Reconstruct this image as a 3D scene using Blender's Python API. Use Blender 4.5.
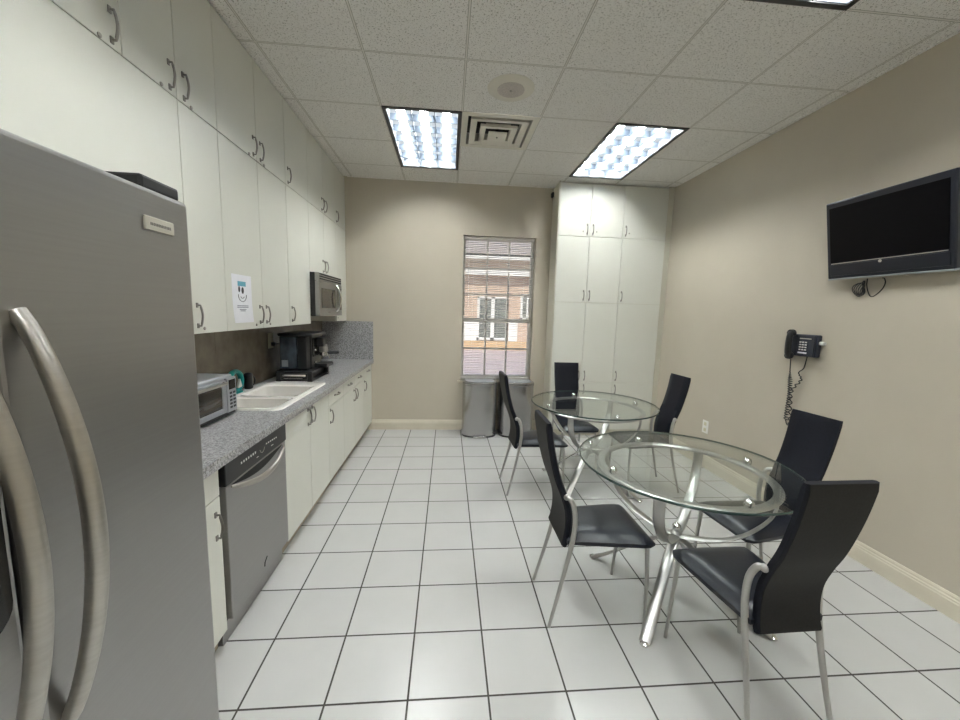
import bpy, bmesh, math, random
from mathutils import Vector, Matrix
PI = math.pi
random.seed(7)
S = bpy.context.scene
COL = S.collection
for o in list(bpy.data.objects):
    bpy.data.objects.remove(o, do_unlink=True)

# ------------------------------------------------------------------ camera
F_PX, PITCH, YAW, ROLL, CAM_H = 382.93, -0.124, 0.086, 0.028, 1.499
fw = Vector((math.sin(YAW)*math.cos(PITCH), math.cos(YAW)*math.cos(PITCH), math.sin(PITCH)))
r0 = Vector((math.cos(YAW), -math.sin(YAW), 0)); u0 = r0.cross(fw)
rt = r0*math.cos(ROLL)+u0*math.sin(ROLL); up = u0*math.cos(ROLL)-r0*math.sin(ROLL)
cd = bpy.data.cameras.new('camera'); cam = bpy.data.objects.new('camera', cd); COL.objects.link(cam)
cd.sensor_fit = 'HORIZONTAL'; cd.sensor_width = 36.0; cd.lens = F_PX/960*36; cd.clip_start = .02
M = Matrix((rt, up, -fw)).transposed().to_4x4(); M.translation = (0, 0, CAM_H)
cam.matrix_world = M
S.camera = cam

# ------------------------------------------------------------------ world, sun, exposure
W = bpy.data.worlds.new('world'); S.world = W; W.use_nodes = True
wn = W.node_tree; wn.nodes.clear()
sky = wn.nodes.new('ShaderNodeTexSky'); sky.sky_type = 'NISHITA'; sky.sun_disc = False
sky.sun_elevation = math.radians(48); sky.sun_rotation = math.radians(200)
bg = wn.nodes.new('ShaderNodeBackground'); bg.inputs['Strength'].default_value = .13
wo = wn.nodes.new('ShaderNodeOutputWorld')
wn.links.new(sky.outputs[0], bg.inputs['Color']); wn.links.new(bg.outputs[0], wo.inputs['Surface'])
sd = bpy.data.lights.new('sun', 'SUN'); sd.energy = 4.4; sd.angle = .02; sd.color = (1, .95, .88)
sun = bpy.data.objects.new('sun', sd); COL.objects.link(sun)
sun.rotation_euler = (math.radians(46), 0, math.radians(-22))
LAMP = 11.5                                  # radiance of the fluorescent troffers
vs = S.view_settings
vs.view_transform = 'Standard'; vs.look = 'None'; vs.gamma = 1; vs.use_curve_mapping = False
vs.exposure = 0.36
S.cycles.max_bounces = 10; S.cycles.diffuse_bounces = 6; S.cycles.glossy_bounces = 5
S.cycles.transparent_max_bounces = 16; S.cycles.sample_clamp_indirect = 6

# ------------------------------------------------------------------ room numbers
XL, XR, YB, YF, H = -1.52, 2.625, 4.774, -2.0, 3.016
CX0, CY0, CS = -.528, 3.138, .61            # ceiling grid
TX0, TY0, TS = -.758, 1.324, .314            # floor tiles
XU = -1.22                                  # faces of the wall cabinets
XB = -.93                                   # faces of the base cabinets

# ------------------------------------------------------------------ materials
MATS = {}
def pmat(name, col, rough=.5, metal=0., spec=.5, coat=0.):
    m = bpy.data.materials.new(name); m.use_nodes = True
    b = m.node_tree.nodes['Principled BSDF']
    b.inputs['Base Color'].default_value = (*col, 1); b.inputs['Roughness'].default_value = rough
    b.inputs['Metallic'].default_value = metal; b.inputs['Specular IOR Level'].default_value = spec
    if coat: b.inputs['Coat Weight'].default_value = coat
    MATS[name] = m
    return m
def N(m, t, **kw):
    n = m.node_tree.nodes.new(t)
    for k, v in kw.items(): setattr(n, k, v)
    return n
def L(m, a, b): m.node_tree.links.new(a, b)
def bsdf(m): return m.node_tree.nodes['Principled BSDF']
def math_node(m, op, a, b=None, c=None):
    n = N(m, 'ShaderNodeMath', operation=op)
    for i, v in enumerate((a, b, c)):
        if v is None: continue
        if isinstance(v, (int, float)): n.inputs[i].default_value = v
        else: L(m, v, n.inputs[i])
    return n.outputs[0]
def mixcol(m, fac, a, b):
    n = N(m, 'ShaderNodeMix', data_type='RGBA')
    if isinstance(fac, (int, float)): n.inputs[0].default_value = fac
    else: L(m, fac, n.inputs[0])
    for s, v in ((6, a), (7, b)):
        if isinstance(v, tuple): n.inputs[s].default_value = (*v, 1)
        else: L(m, v, n.inputs[s])
    return n.outputs[2]
def vary(m, c1, c2, scale, detail=3, stretch=None, bump=0., lo=.35, hi=.65, dist=.002):
    tc = N(m, 'ShaderNodeTexCoord'); v = tc.outputs['Object']
    if stretch:
        mp = N(m, 'ShaderNodeMapping'); mp.inputs['Scale'].default_value = stretch; L(m, v, mp.inputs[0]); v = mp.outputs[0]
    nz = N(m, 'ShaderNodeTexNoise'); nz.inputs['Scale'].default_value = scale; nz.inputs['Detail'].default_value = detail
    L(m, v, nz.inputs['Vector'])
    mr = N(m, 'ShaderNodeMapRange'); mr.inputs[1].default_value = lo; mr.inputs[2].default_value = hi
    L(m, nz.outputs['Fac'], mr.inputs[0])
    L(m, mixcol(m, mr.outputs[0], c1, c2), bsdf(m).inputs['Base Color'])
    if bump:
        bp = N(m, 'ShaderNodeBump'); bp.inputs['Strength'].default_value = bump; bp.inputs['Distance'].default_value = dist
        L(m, mr.outputs[0], bp.inputs['Height']); L(m, bp.outputs[0], bsdf(m).inputs['Normal'])
    return mr.outputs[0]

m = pmat('wall paint', (.42, .36, .27), .62, spec=.35)
vary(m, (.515, .467, .380), (.497, .450, .365), 3, bump=.0)
m = pmat('baseboard paint', (.62, .57, .46), .4)
vary(m, (.60, .55, .44), (.64, .59, .48), 5)
m = pmat('cabinet laminate', (.66, .645, .56), .38)
vary(m, (.70, .698, .632), (.682, .680, .614), 2.5)
m = pmat('cabinet carcass', (.58, .52, .41), .5)
vary(m, (.60, .575, .48), (.58, .555, .46), 3)
m = pmat('toe kick board', (.34, .28, .20), .6)
vary(m, (.36, .30, .21), (.31, .255, .18), 6)
m = pmat('handle pewter', (.30, .285, .26), .34, .9); vary(m, (.31, .295, .27), (.27, .255, .235), 40)
m = pmat('lock metal', (.45, .43, .38), .35, 1.); vary(m, (.45, .43, .38), (.38, .36, .32), 60)
m = pmat('stainless warm', (.40, .385, .365), .36, 1.)
vary(m, (.375, .368, .360), (.363, .356, .348), 4, detail=6, stretch=(1, .6, 40))
m = pmat('stainless handle', (.52, .50, .46), .33, 1.); vary(m, (.53, .51, .47), (.49, .47, .43), 6, stretch=(1, 1, 20))
m = pmat('stainless can', (.52, .515, .52), .24, 1.)
bsdf(m).inputs['Anisotropic'].default_value = .85
tg = N(m, 'ShaderNodeTangent', direction_type='RADIAL', axis='Z'); L(m, tg.outputs[0], bsdf(m).inputs['Tangent'])
bsdf(m).inputs['Anisotropic Rotation'].default_value = 0.
vary(m, (.53, .525, .53), (.50, .495, .50), 60, detail=2, stretch=(1, 1, .01))
m = pmat('silver metal', (.50, .49, .475), .32, .95); vary(m, (.51, .50, .485), (.47, .46, .445), 8)
m = pmat('grey leg metal', (.46, .45, .43), .38, .75); vary(m, (.47, .46, .44), (.43, .42, .40), 10)
m = pmat('chrome', (.82, .82, .82), .10, 1.); vary(m, (.83, .83, .83), (.80, .80, .80), 5)
m = pmat('seat leather', (.008, .010, .016), .34, spec=.42)
vary(m, (.009, .011, .019), (.007, .008, .013), 90, bump=.12, dist=.0006)
m = pmat('black leather', (.008, .009, .014), .46, spec=.20)
vary(m, (.008, .009, .015), (.006, .007, .011), 90, bump=.12, dist=.0006)
m = pmat('dark back vinyl', (.014, .0135, .013), .58, spec=.22); vary(m, (.015, .0145, .014), (.012, .0115, .011), 120, bump=.1, dist=.0005)
m = pmat('black plastic', (.012, .012, .013), .35); vary(m, (.013, .013, .014), (.010, .010, .011), 20)
m = pmat('black matte', (.02, .02, .02), .6); vary(m, (.022, .022, .022), (.017, .017, .017), 20)
m = pmat('dark glass', (.015, .014, .013), .08, spec=.6); vary(m, (.016, .015, .014), (.012, .012, .011), 3)
m = pmat('oven window', (.035, .028, .022), .12); vary(m, (.05, .04, .03), (.022, .018, .014), 14, stretch=(1, .3, 3))
m = pmat('tv housing', (.022, .026, .040), .30); vary(m, (.010, .012, .020), (.008, .010, .016), 15)
m = pmat('tv screen', (.002, .002, .003), .34, spec=.12); vary(m, (.0022, .002, .003), (.0018, .0016, .0022), 4)
m = pmat('phone plastic', (.016, .020, .034), .38); vary(m, (.017, .021, .036), (.014, .017, .028), 20)
m = pmat('white plastic', (.78, .77, .74), .35); vary(m, (.79, .78, .75), (.76, .75, .72), 10)
m = pmat('ivory plastic', (.62, .58, .42), .4); vary(m, (.63, .59, .43), (.60, .56, .40), 10)
m = pmat('sink enamel', (.84, .81, .76), .14, spec=.6); vary(m, (.85, .82, .77), (.82, .79, .74), 5)
m = pmat('silver plastic', (.42, .44, .47), .3, .5); vary(m, (.43, .45, .48), (.39, .41, .44), 12)
m = pmat('teal plastic', (.02, .36, .34), .35); vary(m, (.02, .38, .36), (.015, .31, .30), 20)
m = pmat('paper', (.86, .86, .90), .7); vary(m, (.87, .87, .91), (.84, .84, .88), 30)
m = pmat('print blue', (.10, .36, .48), .7); vary(m, (.10, .36, .48), (.16, .42, .54), 200)
m = pmat('print black', (.02, .02, .025), .7); vary(m, (.02, .02, .025), (.03, .03, .03), 200)
m = pmat('print grey', (.30, .30, .36), .7); vary(m, (.24, .24, .30), (.40, .40, .46), 300)
m = pmat('badge grey', (.55, .53, .46), .4, .4); vary(m, (.56, .54, .47), (.52, .50, .43), 20)
m = pmat('badge print', (.22, .21, .20), .4, .3); vary(m, (.22, .21, .20), (.28, .27, .25), 20)
m = pmat('window frame paint', (.82, .80, .74), .45); vary(m, (.83, .81, .75), (.80, .78, .72), 8)
m = pmat('blind slat', (.84, .81, .76), .45); vary(m, (.85, .82, .77), (.82, .79, .74), 8)
m = pmat('vent metal', (.80, .77, .68), .5); vary(m, (.81, .78, .69), (.78, .75, .66), 8)
m = pmat('vent dark', (.02, .02, .018), .8); vary(m, (.02, .02, .018), (.03, .03, .026), 8)
m = pmat('speaker grille', (.42, .39, .34), .6)
vary(m, (.62, .57, .52), (.42, .38, .35), 260, lo=.45, hi=.55)
m = pmat('light frame', (.025, .024, .022), .45); vary(m, (.026, .025, .023), (.022, .021, .02), 10)
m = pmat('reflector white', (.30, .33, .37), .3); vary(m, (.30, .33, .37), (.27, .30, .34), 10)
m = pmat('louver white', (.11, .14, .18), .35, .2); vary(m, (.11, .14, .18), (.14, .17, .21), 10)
m = pmat('tank plastic', (.05, .065, .08), .12, spec=.6); vary(m, (.065, .08, .10), (.022, .028, .038), 4, stretch=(3, 1, 2))
m = pmat('facade stucco', (.60, .44, .34), .8); vary(m, (.61, .45, .35), (.56, .41, .31), 2)
m = pmat('facade white', (.85, .83, .80), .7); vary(m, (.86, .84, .81), (.82, .80, .77), 2)
m = pmat('facade roof', (.46, .39, .38), .8); vary(m, (.48, .41, .40), (.38, .32, .31), 4, stretch=(1, 1, 8))
m = pmat('facade ochre', (.62, .42, .24), .8); vary(m, (.63, .43, .25), (.58, .39, .22), 3)
m = pmat('facade glass', (.16, .17, .16), .2); vary(m, (.12, .13, .12), (.24, .25, .23), 6)
m = pmat('courtyard paving', (.50, .40, .40), .8); vary(m, (.54, .44, .44), (.42, .35, .38), 1.6, stretch=(.5, 2, 1))

# speckled granite laminate
m = pmat('granite', (.3, .3, .3), .3, spec=.5)
tc = N(m, 'ShaderNodeTexCoord')
n1 = N(m, 'ShaderNodeTexNoise'); n1.inputs['Scale'].default_value = 110; n1.inputs['Detail'].default_value = 2
n2 = N(m, 'ShaderNodeTexNoise'); n2.inputs['Scale'].default_value = 210; n2.inputs['Detail'].default_value = 1
L(m, tc.outputs['Object'], n1.inputs['Vector']); L(m, tc.outputs['Object'], n2.inputs['Vector'])
r1 = N(m, 'ShaderNodeValToRGB'); L(m, n1.outputs['Fac'], r1.inputs[0])
r1.color_ramp.elements[0].position = .36; r1.color_ramp.elements[0].color = (.13, .125, .125, 1)
r1.color_ramp.elements[1].position = .62; r1.color_ramp.elements[1].color = (.42, .42, .43, 1)
r2 = N(m, 'ShaderNodeValToRGB'); L(m, n2.outputs['Fac'], r2.inputs[0])
r2.color_ramp.elements[0].position = .60; r2.color_ramp.elements[0].color = (0, 0, 0, 1)
r2.color_ramp.elements[1].position = .68; r2.color_ramp.elements[1].color = (1, 1, 1, 1)
L(m, mixcol(m, r2.outputs[0], r1.outputs[0], (.62, .60, .58)), bsdf(m).inputs['Base Color'])

m = pmat('splash reflection tint', (.2, .17, .13), .22)  # brown of shade and reflections mixed into the grey splash colour
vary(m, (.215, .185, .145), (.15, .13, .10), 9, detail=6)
# floor tiles
def grid_lines(m, ox, oy, step, half):
    tc = N(m, 'ShaderNodeTexCoord'); sp = N(m, 'ShaderNodeSeparateXYZ'); L(m, tc.outputs['Object'], sp.inputs[0])
    ds = []
    ids = []
    for s, o in ((sp.outputs[0], ox), (sp.outputs[1], oy)):
        t = math_node(m, 'DIVIDE', math_node(m, 'SUBTRACT', s, o), step)
        ids.append(math_node(m, 'FLOOR', t))
        f = math_node(m, 'FRACT', t)
        d = math_node(m, 'MULTIPLY', math_node(m, 'MINIMUM', f, math_node(m, 'SUBTRACT', 1., f)), step)
        ds.append(d)
    dist = math_node(m, 'MINIMUM', ds[0], ds[1])
    return tc, dist, math_node(m, 'LESS_THAN', dist, half), ids
m = pmat('floor tile', (.66, .64, .60), .22, spec=.5)
tc, dist, grout, ids = grid_lines(m, TX0, TY0, TS, .0038)
wnz = N(m, 'ShaderNodeTexWhiteNoise', noise_dimensions='2D'); cb = N(m, 'ShaderNodeCombineXYZ')
L(m, ids[0], cb.inputs[0]); L(m, ids[1], cb.inputs[1]); L(m, cb.outputs[0], wnz.inputs['Vector'])
nz = N(m, 'ShaderNodeTexNoise'); nz.inputs['Scale'].default_value = 5; nz.inputs['Detail'].default_value = 6
L(m, tc.outputs['Object'], nz.inputs['Vector'])
tone = math_node(m, 'ADD', math_node(m, 'MULTIPLY', wnz.outputs['Value'], .35), math_node(m, 'MULTIPLY', nz.outputs['Fac'], .65))
base = mixcol(m, tone, (.435, .434, .420), (.500, .498, .484))
L(m, mixcol(m, grout, base, (.038, .034, .028)), bsdf(m).inputs['Base Color'])
L(m, math_node(m, 'ADD', math_node(m, 'MULTIPLY', grout, .5), .24), bsdf(m).inputs['Roughness'])
hgt = N(m, 'ShaderNodeMapRange'); hgt.inputs[1].default_value = .002; hgt.inputs[2].default_value = .007; L(m, dist, hgt.inputs[0])
bp = N(m, 'ShaderNodeBump'); bp.inputs['Strength'].default_value = .4; bp.inputs['Distance'].default_value = .002
L(m, hgt.outputs[0], bp.inputs['Height']); L(m, bp.outputs[0], bsdf(m).inputs['Normal'])

# ceiling tiles: fissured mineral boards in a T-bar grid
m = pmat('ceiling tile', (.6, .58, .54), .85, spec=.2)
tc, dist, line, ids = grid_lines(m, CX0, CY0, CS, .0060)
edge = math_node(m, 'MULTIPLY', math_node(m, 'GREATER_THAN', dist, .0045), math_node(m, 'LESS_THAN', dist, .0075))
pn = N(m, 'ShaderNodeTexNoise'); pn.inputs['Scale'].default_value = 130; pn.inputs['Detail'].default_value = 2.5; pn.inputs['Distortion'].default_value = .8
L(m, tc.outputs['Object'], pn.inputs['Vector'])
pm = N(m, 'ShaderNodeMapRange'); pm.inputs[1].default_value = .37; pm.inputs[2].default_value = .43; L(m, pn.outputs['Fac'], pm.inputs[0])
tile = mixcol(m, pm.outputs[0], (.50, .48, .44), (.93, .915, .885))
c = mixcol(m, line, tile, (.82, .80, .75))
c = mixcol(m, edge, c, (.36, .34, .30))  # shadow gaps along the T-bars painted as dark lines
L(m, c, bsdf(m).inputs['Base Color'])
bp = N(m, 'ShaderNodeBump'); bp.inputs['Strength'].default_value = .3; bp.inputs['Distance'].default_value = .003
L(m, pm.outputs[0], bp.inputs['Height']); L(m, bp.outputs[0], bsdf(m).inputs['Normal'])

# lit diffuser of the troffers: bright tube glow with bluish cell pockets
m = bpy.data.materials.new('lit diffuser'); m.use_nodes = True; m.node_tree.nodes.clear(); MATS['lit diffuser'] = m
tc = N(m, 'ShaderNodeTexCoord'); sp = N(m, 'ShaderNodeSeparateXYZ'); L(m, tc.outputs['Object'], sp.inputs[0])
fx = math_node(m, 'FRACT', math_node(m, 'MULTIPLY', math_node(m, 'ADD', sp.outputs[0], .275), 3/.55))
tubeness = math_node(m, 'SUBTRACT', 1., math_node(m, 'MULTIPLY', math_node(m, 'ABSOLUTE', math_node(m, 'SUBTRACT', fx, .5)), 2.))
st = N(m, 'ShaderNodeMapRange'); st.inputs[1].default_value = .62; st.inputs[2].default_value = .80
st.inputs[3].default_value = .62; st.inputs[4].default_value = LAMP*4.6; L(m, tubeness, st.inputs[0])
em = N(m, 'ShaderNodeEmission'); L(m, st.outputs[0], em.inputs['Strength']); L(m, mixcol(m, st.outputs[0], (.66, .82, 1.), (.97, 1., .99)), em.inputs['Color'])
ou = N(m, 'ShaderNodeOutputMaterial'); L(m, em.outputs[0], ou.inputs['Surface'])

# clear sheet glass (fresnel mix of clear and mirror)
def glass(name, tint, ior=1.45, gloss=(1, 1, 1)):
    m = bpy.data.materials.new(name); m.use_nodes = True; m.node_tree.nodes.clear(); MATS[name] = m
    t = N(m, 'ShaderNodeBsdfTransparent'); t.inputs[0].default_value = (*tint, 1)
    g = N(m, 'ShaderNodeBsdfGlossy'); g.inputs['Roughness'].default_value = .02; g.inputs[0].default_value = (*gloss, 1)
    fr = N(m, 'ShaderNodeFresnel'); ge = N(m, 'ShaderNodeNewGeometry')
    L(m, math_node(m, 'ADD', ior, math_node(m, 'MULTIPLY', ge.outputs['Backfacing'], 1/ior-ior)), fr.inputs['IOR'])
    mx = N(m, 'ShaderNodeMixShader'); L(m, fr.outputs[0], mx.inputs[0]); L(m, t.outputs[0], mx.inputs[1]); L(m, g.outputs[0], mx.inputs[2])
    o = N(m, 'ShaderNodeOutputMaterial'); L(m, mx.outputs[0], o.inputs['Surface'])
    return m
glass('table glass', (.95, .975, .965))
glass('pane glass', (.93, .95, .94))
m = pmat('glass edge', (.03, .055, .048), .1, spec=.7); vary(m, (.03, .055, .048), (.05, .085, .075), 8)

# ------------------------------------------------------------------ mesh helpers
class MB:
    def __init__(s): s.bm = bmesh.new(); s.smooth = False
    def _add(s, bm2, M=None):
        if M is not None: bmesh.ops.transform(bm2, matrix=M, verts=bm2.verts)
        me = bpy.data.meshes.new('tmp'); bm2.to_mesh(me); bm2.free(); s.bm.from_mesh(me); bpy.data.meshes.remove(me)
        return s
    def box(s, x0, x1, y0, y1, z0, z1, bev=0., seg=2, M=None):
        b = bmesh.new()
        bmesh.ops.create_cube(b, size=1)
        for v in b.verts: v.co = Vector(((x0+x1)/2+v.co.x*(x1-x0), (y0+y1)/2+v.co.y*(y1-y0), (z0+z1)/2+v.co.z*(z1-z0)))
        if bev: bmesh.ops.bevel(b, geom=list(b.edges), offset=bev, segments=seg, profile=.5, affect='EDGES')
        return s._add(b, M)
    def tube(s, pts, rad, n=10, caps=True, flat=None, nrm=None, M=None, closed=False):
        """sweep an ellipse (rad = float, list, or (a,b) via flat) along pts"""
        b = bmesh.new(); pts = [Vector(p) for p in pts]; k = len(pts)
        rings = []; prev = None
        for i, p in enumerate(pts):
            if closed: t = (pts[(i+1) % k]-pts[i-1]).normalized()
            else: t = (pts[min(i+1, k-1)]-pts[max(i-1, 0)]).normalized()
            if nrm is not None: a = Vector(nrm)
            elif prev is None: a = Vector((0, 0, 1)) if abs(t.z) < .9 else Vector((1, 0, 0))
            else: a = prev
            a = (a-t*a.dot(t)).normalized(); prev = a; c = t.cross(a)
            r = rad[i] if isinstance(rad, (list, tuple)) else rad
            ra, rb = (r, r*flat) if flat else (r, r)
            rings.append([b.verts.new(p+a*(math.cos(2*PI*j/n)*ra)+c*(math.sin(2*PI*j/n)*rb)) for j in range(n)])
        for i in range(k if closed else k-1):
            A, B = rings[i], rings[(i+1) % k]
            for j in range(n): b.faces.new((A[j], A[(j+1) % n], B[(j+1) % n], B[j]))
        if caps and not closed:
            b.faces.new(rings[0][::-1]); b.faces.new(rings[-1])
        bmesh.ops.recalc_face_normals(b, faces=b.faces); s.smooth = True
        return s._add(b, M)
    def lathe(s, prof, n=32, M=None, arc=None):
        b = bmesh.new(); rings = []
        for r, z in prof:
            rings.append([b.verts.new((max(r, 1e-5)*math.cos(2*PI*j/n), max(r, 1e-5)*math.sin(2*PI*j/n), z)) for j in range(n)])
        for A, B in zip(rings, rings[1:]):
            for j in range(n): b.faces.new((A[j], A[(j+1) % n], B[(j+1) % n], B[j]))
        b.faces.new(rings[0][::-1]); b.faces.new(rings[-1])
        bmesh.ops.remove_doubles(b, verts=b.verts, dist=2e-5)
        bmesh.ops.recalc_face_normals(b, faces=b.faces); s.smooth = True
        return s._add(b, M)
    def prism(s, poly, z0, z1, bev=0., M=None, seg=2):
        b = bmesh.new(); lo = [b.verts.new((x, y, z0)) for x, y in poly]; f = b.faces.new(lo)
        r = bmesh.ops.extrude_face_region(b, geom=[f])
        for v in r['geom']:
            if isinstance(v, bmesh.types.BMVert): v.co.z = z1
        bmesh.ops.recalc_face_normals(b, faces=b.faces)
        if bev: bmesh.ops.bevel(b, geom=[e for e in b.edges if e.calc_face_angle(0) > .6], offset=bev, segments=seg, profile=.5, affect='EDGES')
        return s._add(b, M)
    def sphere(s, c, r, n=16, sc=(1, 1, 1)):
        b = bmesh.new(); bmesh.ops.create_uvsphere(b, u_segments=n, v_segments=n//2+2, radius=r)
        for v in b.verts: v.co = Vector((v.co.x*sc[0], v.co.y*sc[1], v.co.z*sc[2]))+Vector(c)
        s.smooth = True
        return s._add(b)
    def grid(s, rows, thick_rows=None, closed_u=False):
        """rows of points -> quad surface; thick_rows gives the other side"""
        b = bmesh.new()
        A = [[b.verts.new(p) for p in r] for r in rows]
        for i in range(len(A)-1):
            for j in range(len(A[0])-1): b.faces.new((A[i][j], A[i][j+1], A[i+1][j+1], A[i+1][j]))
        if thick_rows:
            B = [[b.verts.new(p) for p in r] for r in thick_rows]
            for i in range(len(B)-1):
                for j in range(len(B[0])-1): b.faces.new((B[i][j], B[i+1][j], B[i+1][j+1], B[i][j+1]))
            n, k = len(A), len(A[0])
            for i in range(n-1):
                for j in (0, k-1): b.faces.new((A[i][j], A[i+1][j], B[i+1][j], B[i][j]))
            for j in range(k-1):
                for i in (0, n-1): b.faces.new((A[i][j], A[i][j+1], B[i][j+1], B[i][j]))
        bmesh.ops.recalc_face_normals(b, faces=b.faces); s.smooth = True
        return s._add(b)
    def mesh(s, name, mat, smooth=None):
        me = bpy.data.meshes.new(name); s.bm.to_mesh(me); s.bm.free()
        if smooth is None: smooth = s.smooth
        if smooth:
            for p in me.polygons: p.use_smooth = True
            try: me.set_sharp_from_angle(angle=math.radians(38))
            except Exception: pass
        me.materials.append(MATS[mat])
        return me
    def build(s, name, mat, parent=None, smooth=None):
        """verts are in world coordinates; re-based to the parent's position"""
        off = Vector((0, 0, 0)); p = parent
        while p: off += p.location; p = p.parent
        if off.length: bmesh.ops.translate(s.bm, verts=s.bm.verts, vec=-off)
        o = bpy.data.objects.new(name, s.mesh(name, mat, smooth)); COL.objects.link(o)
        if parent: o.parent = parent
        return o
def wpos(o):
    v = Vector((0, 0, 0))
    while o: v += o.location; o = o.parent
    return v
def inst(me, name, parent, world, rot=(0, 0, 0)):
    o = bpy.data.objects.new(name, me); COL.objects.link(o)
    o.location = Vector(world)-wpos(parent); o.rotation_euler = rot; o.parent = parent
    return o
def tag(o, label, cat, group=None):
    o['label'] = label; o['category'] = cat
    if group: o['group'] = group
    return o
def thing(name, loc, label, cat, group=None):
    o = bpy.data.objects.new(name, None); COL.objects.link(o); o.location = loc; o.empty_display_size = .1
    return tag(o, label, cat, group)
def struct(o): o['kind'] = 'structure'; return o
def copy_tree(o, parent=None):
    c = o.copy(); COL.objects.link(c)
    if parent: c.parent = parent
    for ch in list(o.children): copy_tree(ch, c)
    return c
def arcpts(f, n): return [f(i/(n-1)) for i in range(n)]
def smoothpath(pts, n=6):
    """Catmull-Rom through pts"""
    P = [Vector(p) for p in pts]; P = [P[0]*2-P[1]]+P+[P[-1]*2-P[-2]]; out = []
    for i in range(1, len(P)-2):
        for k in range(n):
            t = k/n; a, b, c, d = P[i-1:i+3]
            out.append(.5*((2*b)+(c-a)*t+(2*a-5*b+4*c-d)*t*t+(3*b-a-3*c+d)*t**3))
    out.append(P[-2])
    return out

# ================================================================== room shell
struct(MB().box(XL-.1, XR+.1, YF-.1, YB+.25, -.1, 0).build('floor', 'floor tile'))
LIGHTS = [(0, 0, 2), (3, 0, 2), (3, -4, -2), (0, -4, -2), (0, -8, -6), (3, -8, -6)]      # column, first row, last row
VENT = (1, 0)
def cuts(lo, hi, o):
    k = math.ceil((lo-o)/CS+1e-6); v = [lo]
    while o+k*CS < hi-1e-6: v.append(o+k*CS); k += 1
    return v+[hi]
c = MB()
xs, ys = cuts(XL-.1, XR+.1, CX0), cuts(YF-.1, YB+.1, CY0)
for x0, x1 in zip(xs, xs[1:]):
    for y0, y1 in zip(ys, ys[1:]):
        i, j = math.floor(((x0+x1)/2-CX0)/CS), math.floor(((y0+y1)/2-CY0)/CS)
        if any(i == a and b <= j < e for a, b, e in LIGHTS) or (i, j) == VENT: continue
        c.box(x0, x1, y0, y1, H, H+.02)
struct(c.build('ceiling', 'ceiling tile', smooth=False))
WX0, WX1, WZ0, WZ1 = .172, 1.066, .64, 2.42
w = MB()
w.box(XL-.1, WX0, YB, YB+.2, 0, H); w.box(WX1, XR+.1, YB, YB+.2, 0, H)
w.box(WX0, WX1, YB, YB+.2, 0, WZ0); w.box(WX0, WX1, YB, YB+.2, WZ1, H)
struct(w.build('wall_back', 'wall paint'))
struct(MB().box(XR, XR+.1, YF, YB, 0, H).build('wall_right', 'wall paint'))
struct(MB().box(XL-.1, XL, YF, YB, 0, H).build('wall_left', 'wall paint'))
struct(MB().box(XL-.1, XR+.1, YF-.1, YF, 0, H).build('wall_front', 'wall paint'))
def baseboard(name, x0, y0, x1, y1, nx, ny):
    # moulded profile: distance from the wall, height
    prof = [(0, 0), (.016, 0), (.016, .085), (.013, .092), (.013, .100), (.009, .106), (.009, .116), (.004, .125), (0, .125)]
    rows = [[Vector((x+nx*d, y+ny*d, z)) for d, z in prof] for x, y in ((x0, y0), (x1, y1))]
    b = MB(); b.grid(rows); b.smooth = False
    struct(b.build(name, 'baseboard paint', smooth=False))
baseboard('baseboard_back', -.975, YB, 1.245, YB, 0, -1)
baseboard('baseboard_right', XR, YF, XR, 4.5, -1, 0)
# wall angle of the ceiling grid
struct(MB().box(-1.19, 1.24, YB-.022, YB, H-.006, H).build('trim_1', 'ceiling tile'))
struct(MB().box(XR-.022, XR, YF, 4.45, H-.006, H).build('trim_2', 'ceiling tile'))

# ------------------------------------------------------------------ window with blind
yg = YB+.13
f = MB()
def bar(x0, x1, z0, z1, d=.02): f.box(x0, x1, yg-d, yg+d, z0, z1)
for x0, x1 in ((WX0, WX0+.035), (WX1-.035, WX1)): bar(x0, x1, WZ0, WZ1, .035)
for z0, z1 in ((WZ0, WZ0+.05), (WZ1-.035, WZ1)): bar(WX0, WX1, z0, z1, .035)
zm = 1.40
bar(WX0, WX1, zm-.028, zm+.028, .03)
for k in (1, 2):
    x = WX0+.035+(WX1-WX0-.07)*k/3; bar(x-.011, x+.011, WZ0, WZ1, .014)
for z in (1.04, 1.725, 2.05): bar(WX0, WX1, z-.011, z+.011, .014)
wf = struct(f.build('window_1', 'window frame paint'))
MB().box(WX0+.02, WX1-.02, yg-.003, yg+.003, WZ0+.03, WZ1-.02).build('pane', 'pane glass', wf)
struct(MB().box(WX0-.045, WX1+.02, YB-.035, YB+.09, WZ0-.028, WZ0, .006).build('trim_3', 'baseboard paint'))
tb = thing('window_blind', ((WX0+WX1)/2, YB+.05, WZ1), 'cream slatted venetian blind hanging in the window above the trash cans', 'blind')
MB().box(WX0+.012, WX1-.012, YB+.035, YB+.065, WZ1-.032, WZ1-.004, .003).build('headrail', 'blind slat', tb)
b = MB(); z = WZ0+.05; tl = math.radians(-16)
while z < WZ1-.04:
    Mx = Matrix.Translation((0, YB+.05, z)) @ Matrix.Rotation(tl, 4, 'X')
    b.box(WX0+.015, WX1-.015, -.0125, .0125, -.0006, .0006, M=Mx); z += .0215
b.build('slats', 'blind slat', tb)
MB().box(WX0+.015, WX1-.015, YB+.036, YB+.064, WZ0+.022, WZ0+.038, .003).build('bottom_rail', 'blind slat', tb)
for x in (WX0+.13, (WX0+WX1)/2, WX1-.13):
    MB().tube([(x, YB+.0345, WZ0+.03), (x, YB+.0345, WZ1-.02)], .0013, 5).build('ladder_cord', 'white plastic', tb)
MB().tube([(WX0+.07, YB+.026, WZ1-.03), (WX0+.075, YB+.024, WZ1-.85)], .003, 6).build('tilt_wand', 'white plastic', tb)

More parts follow.
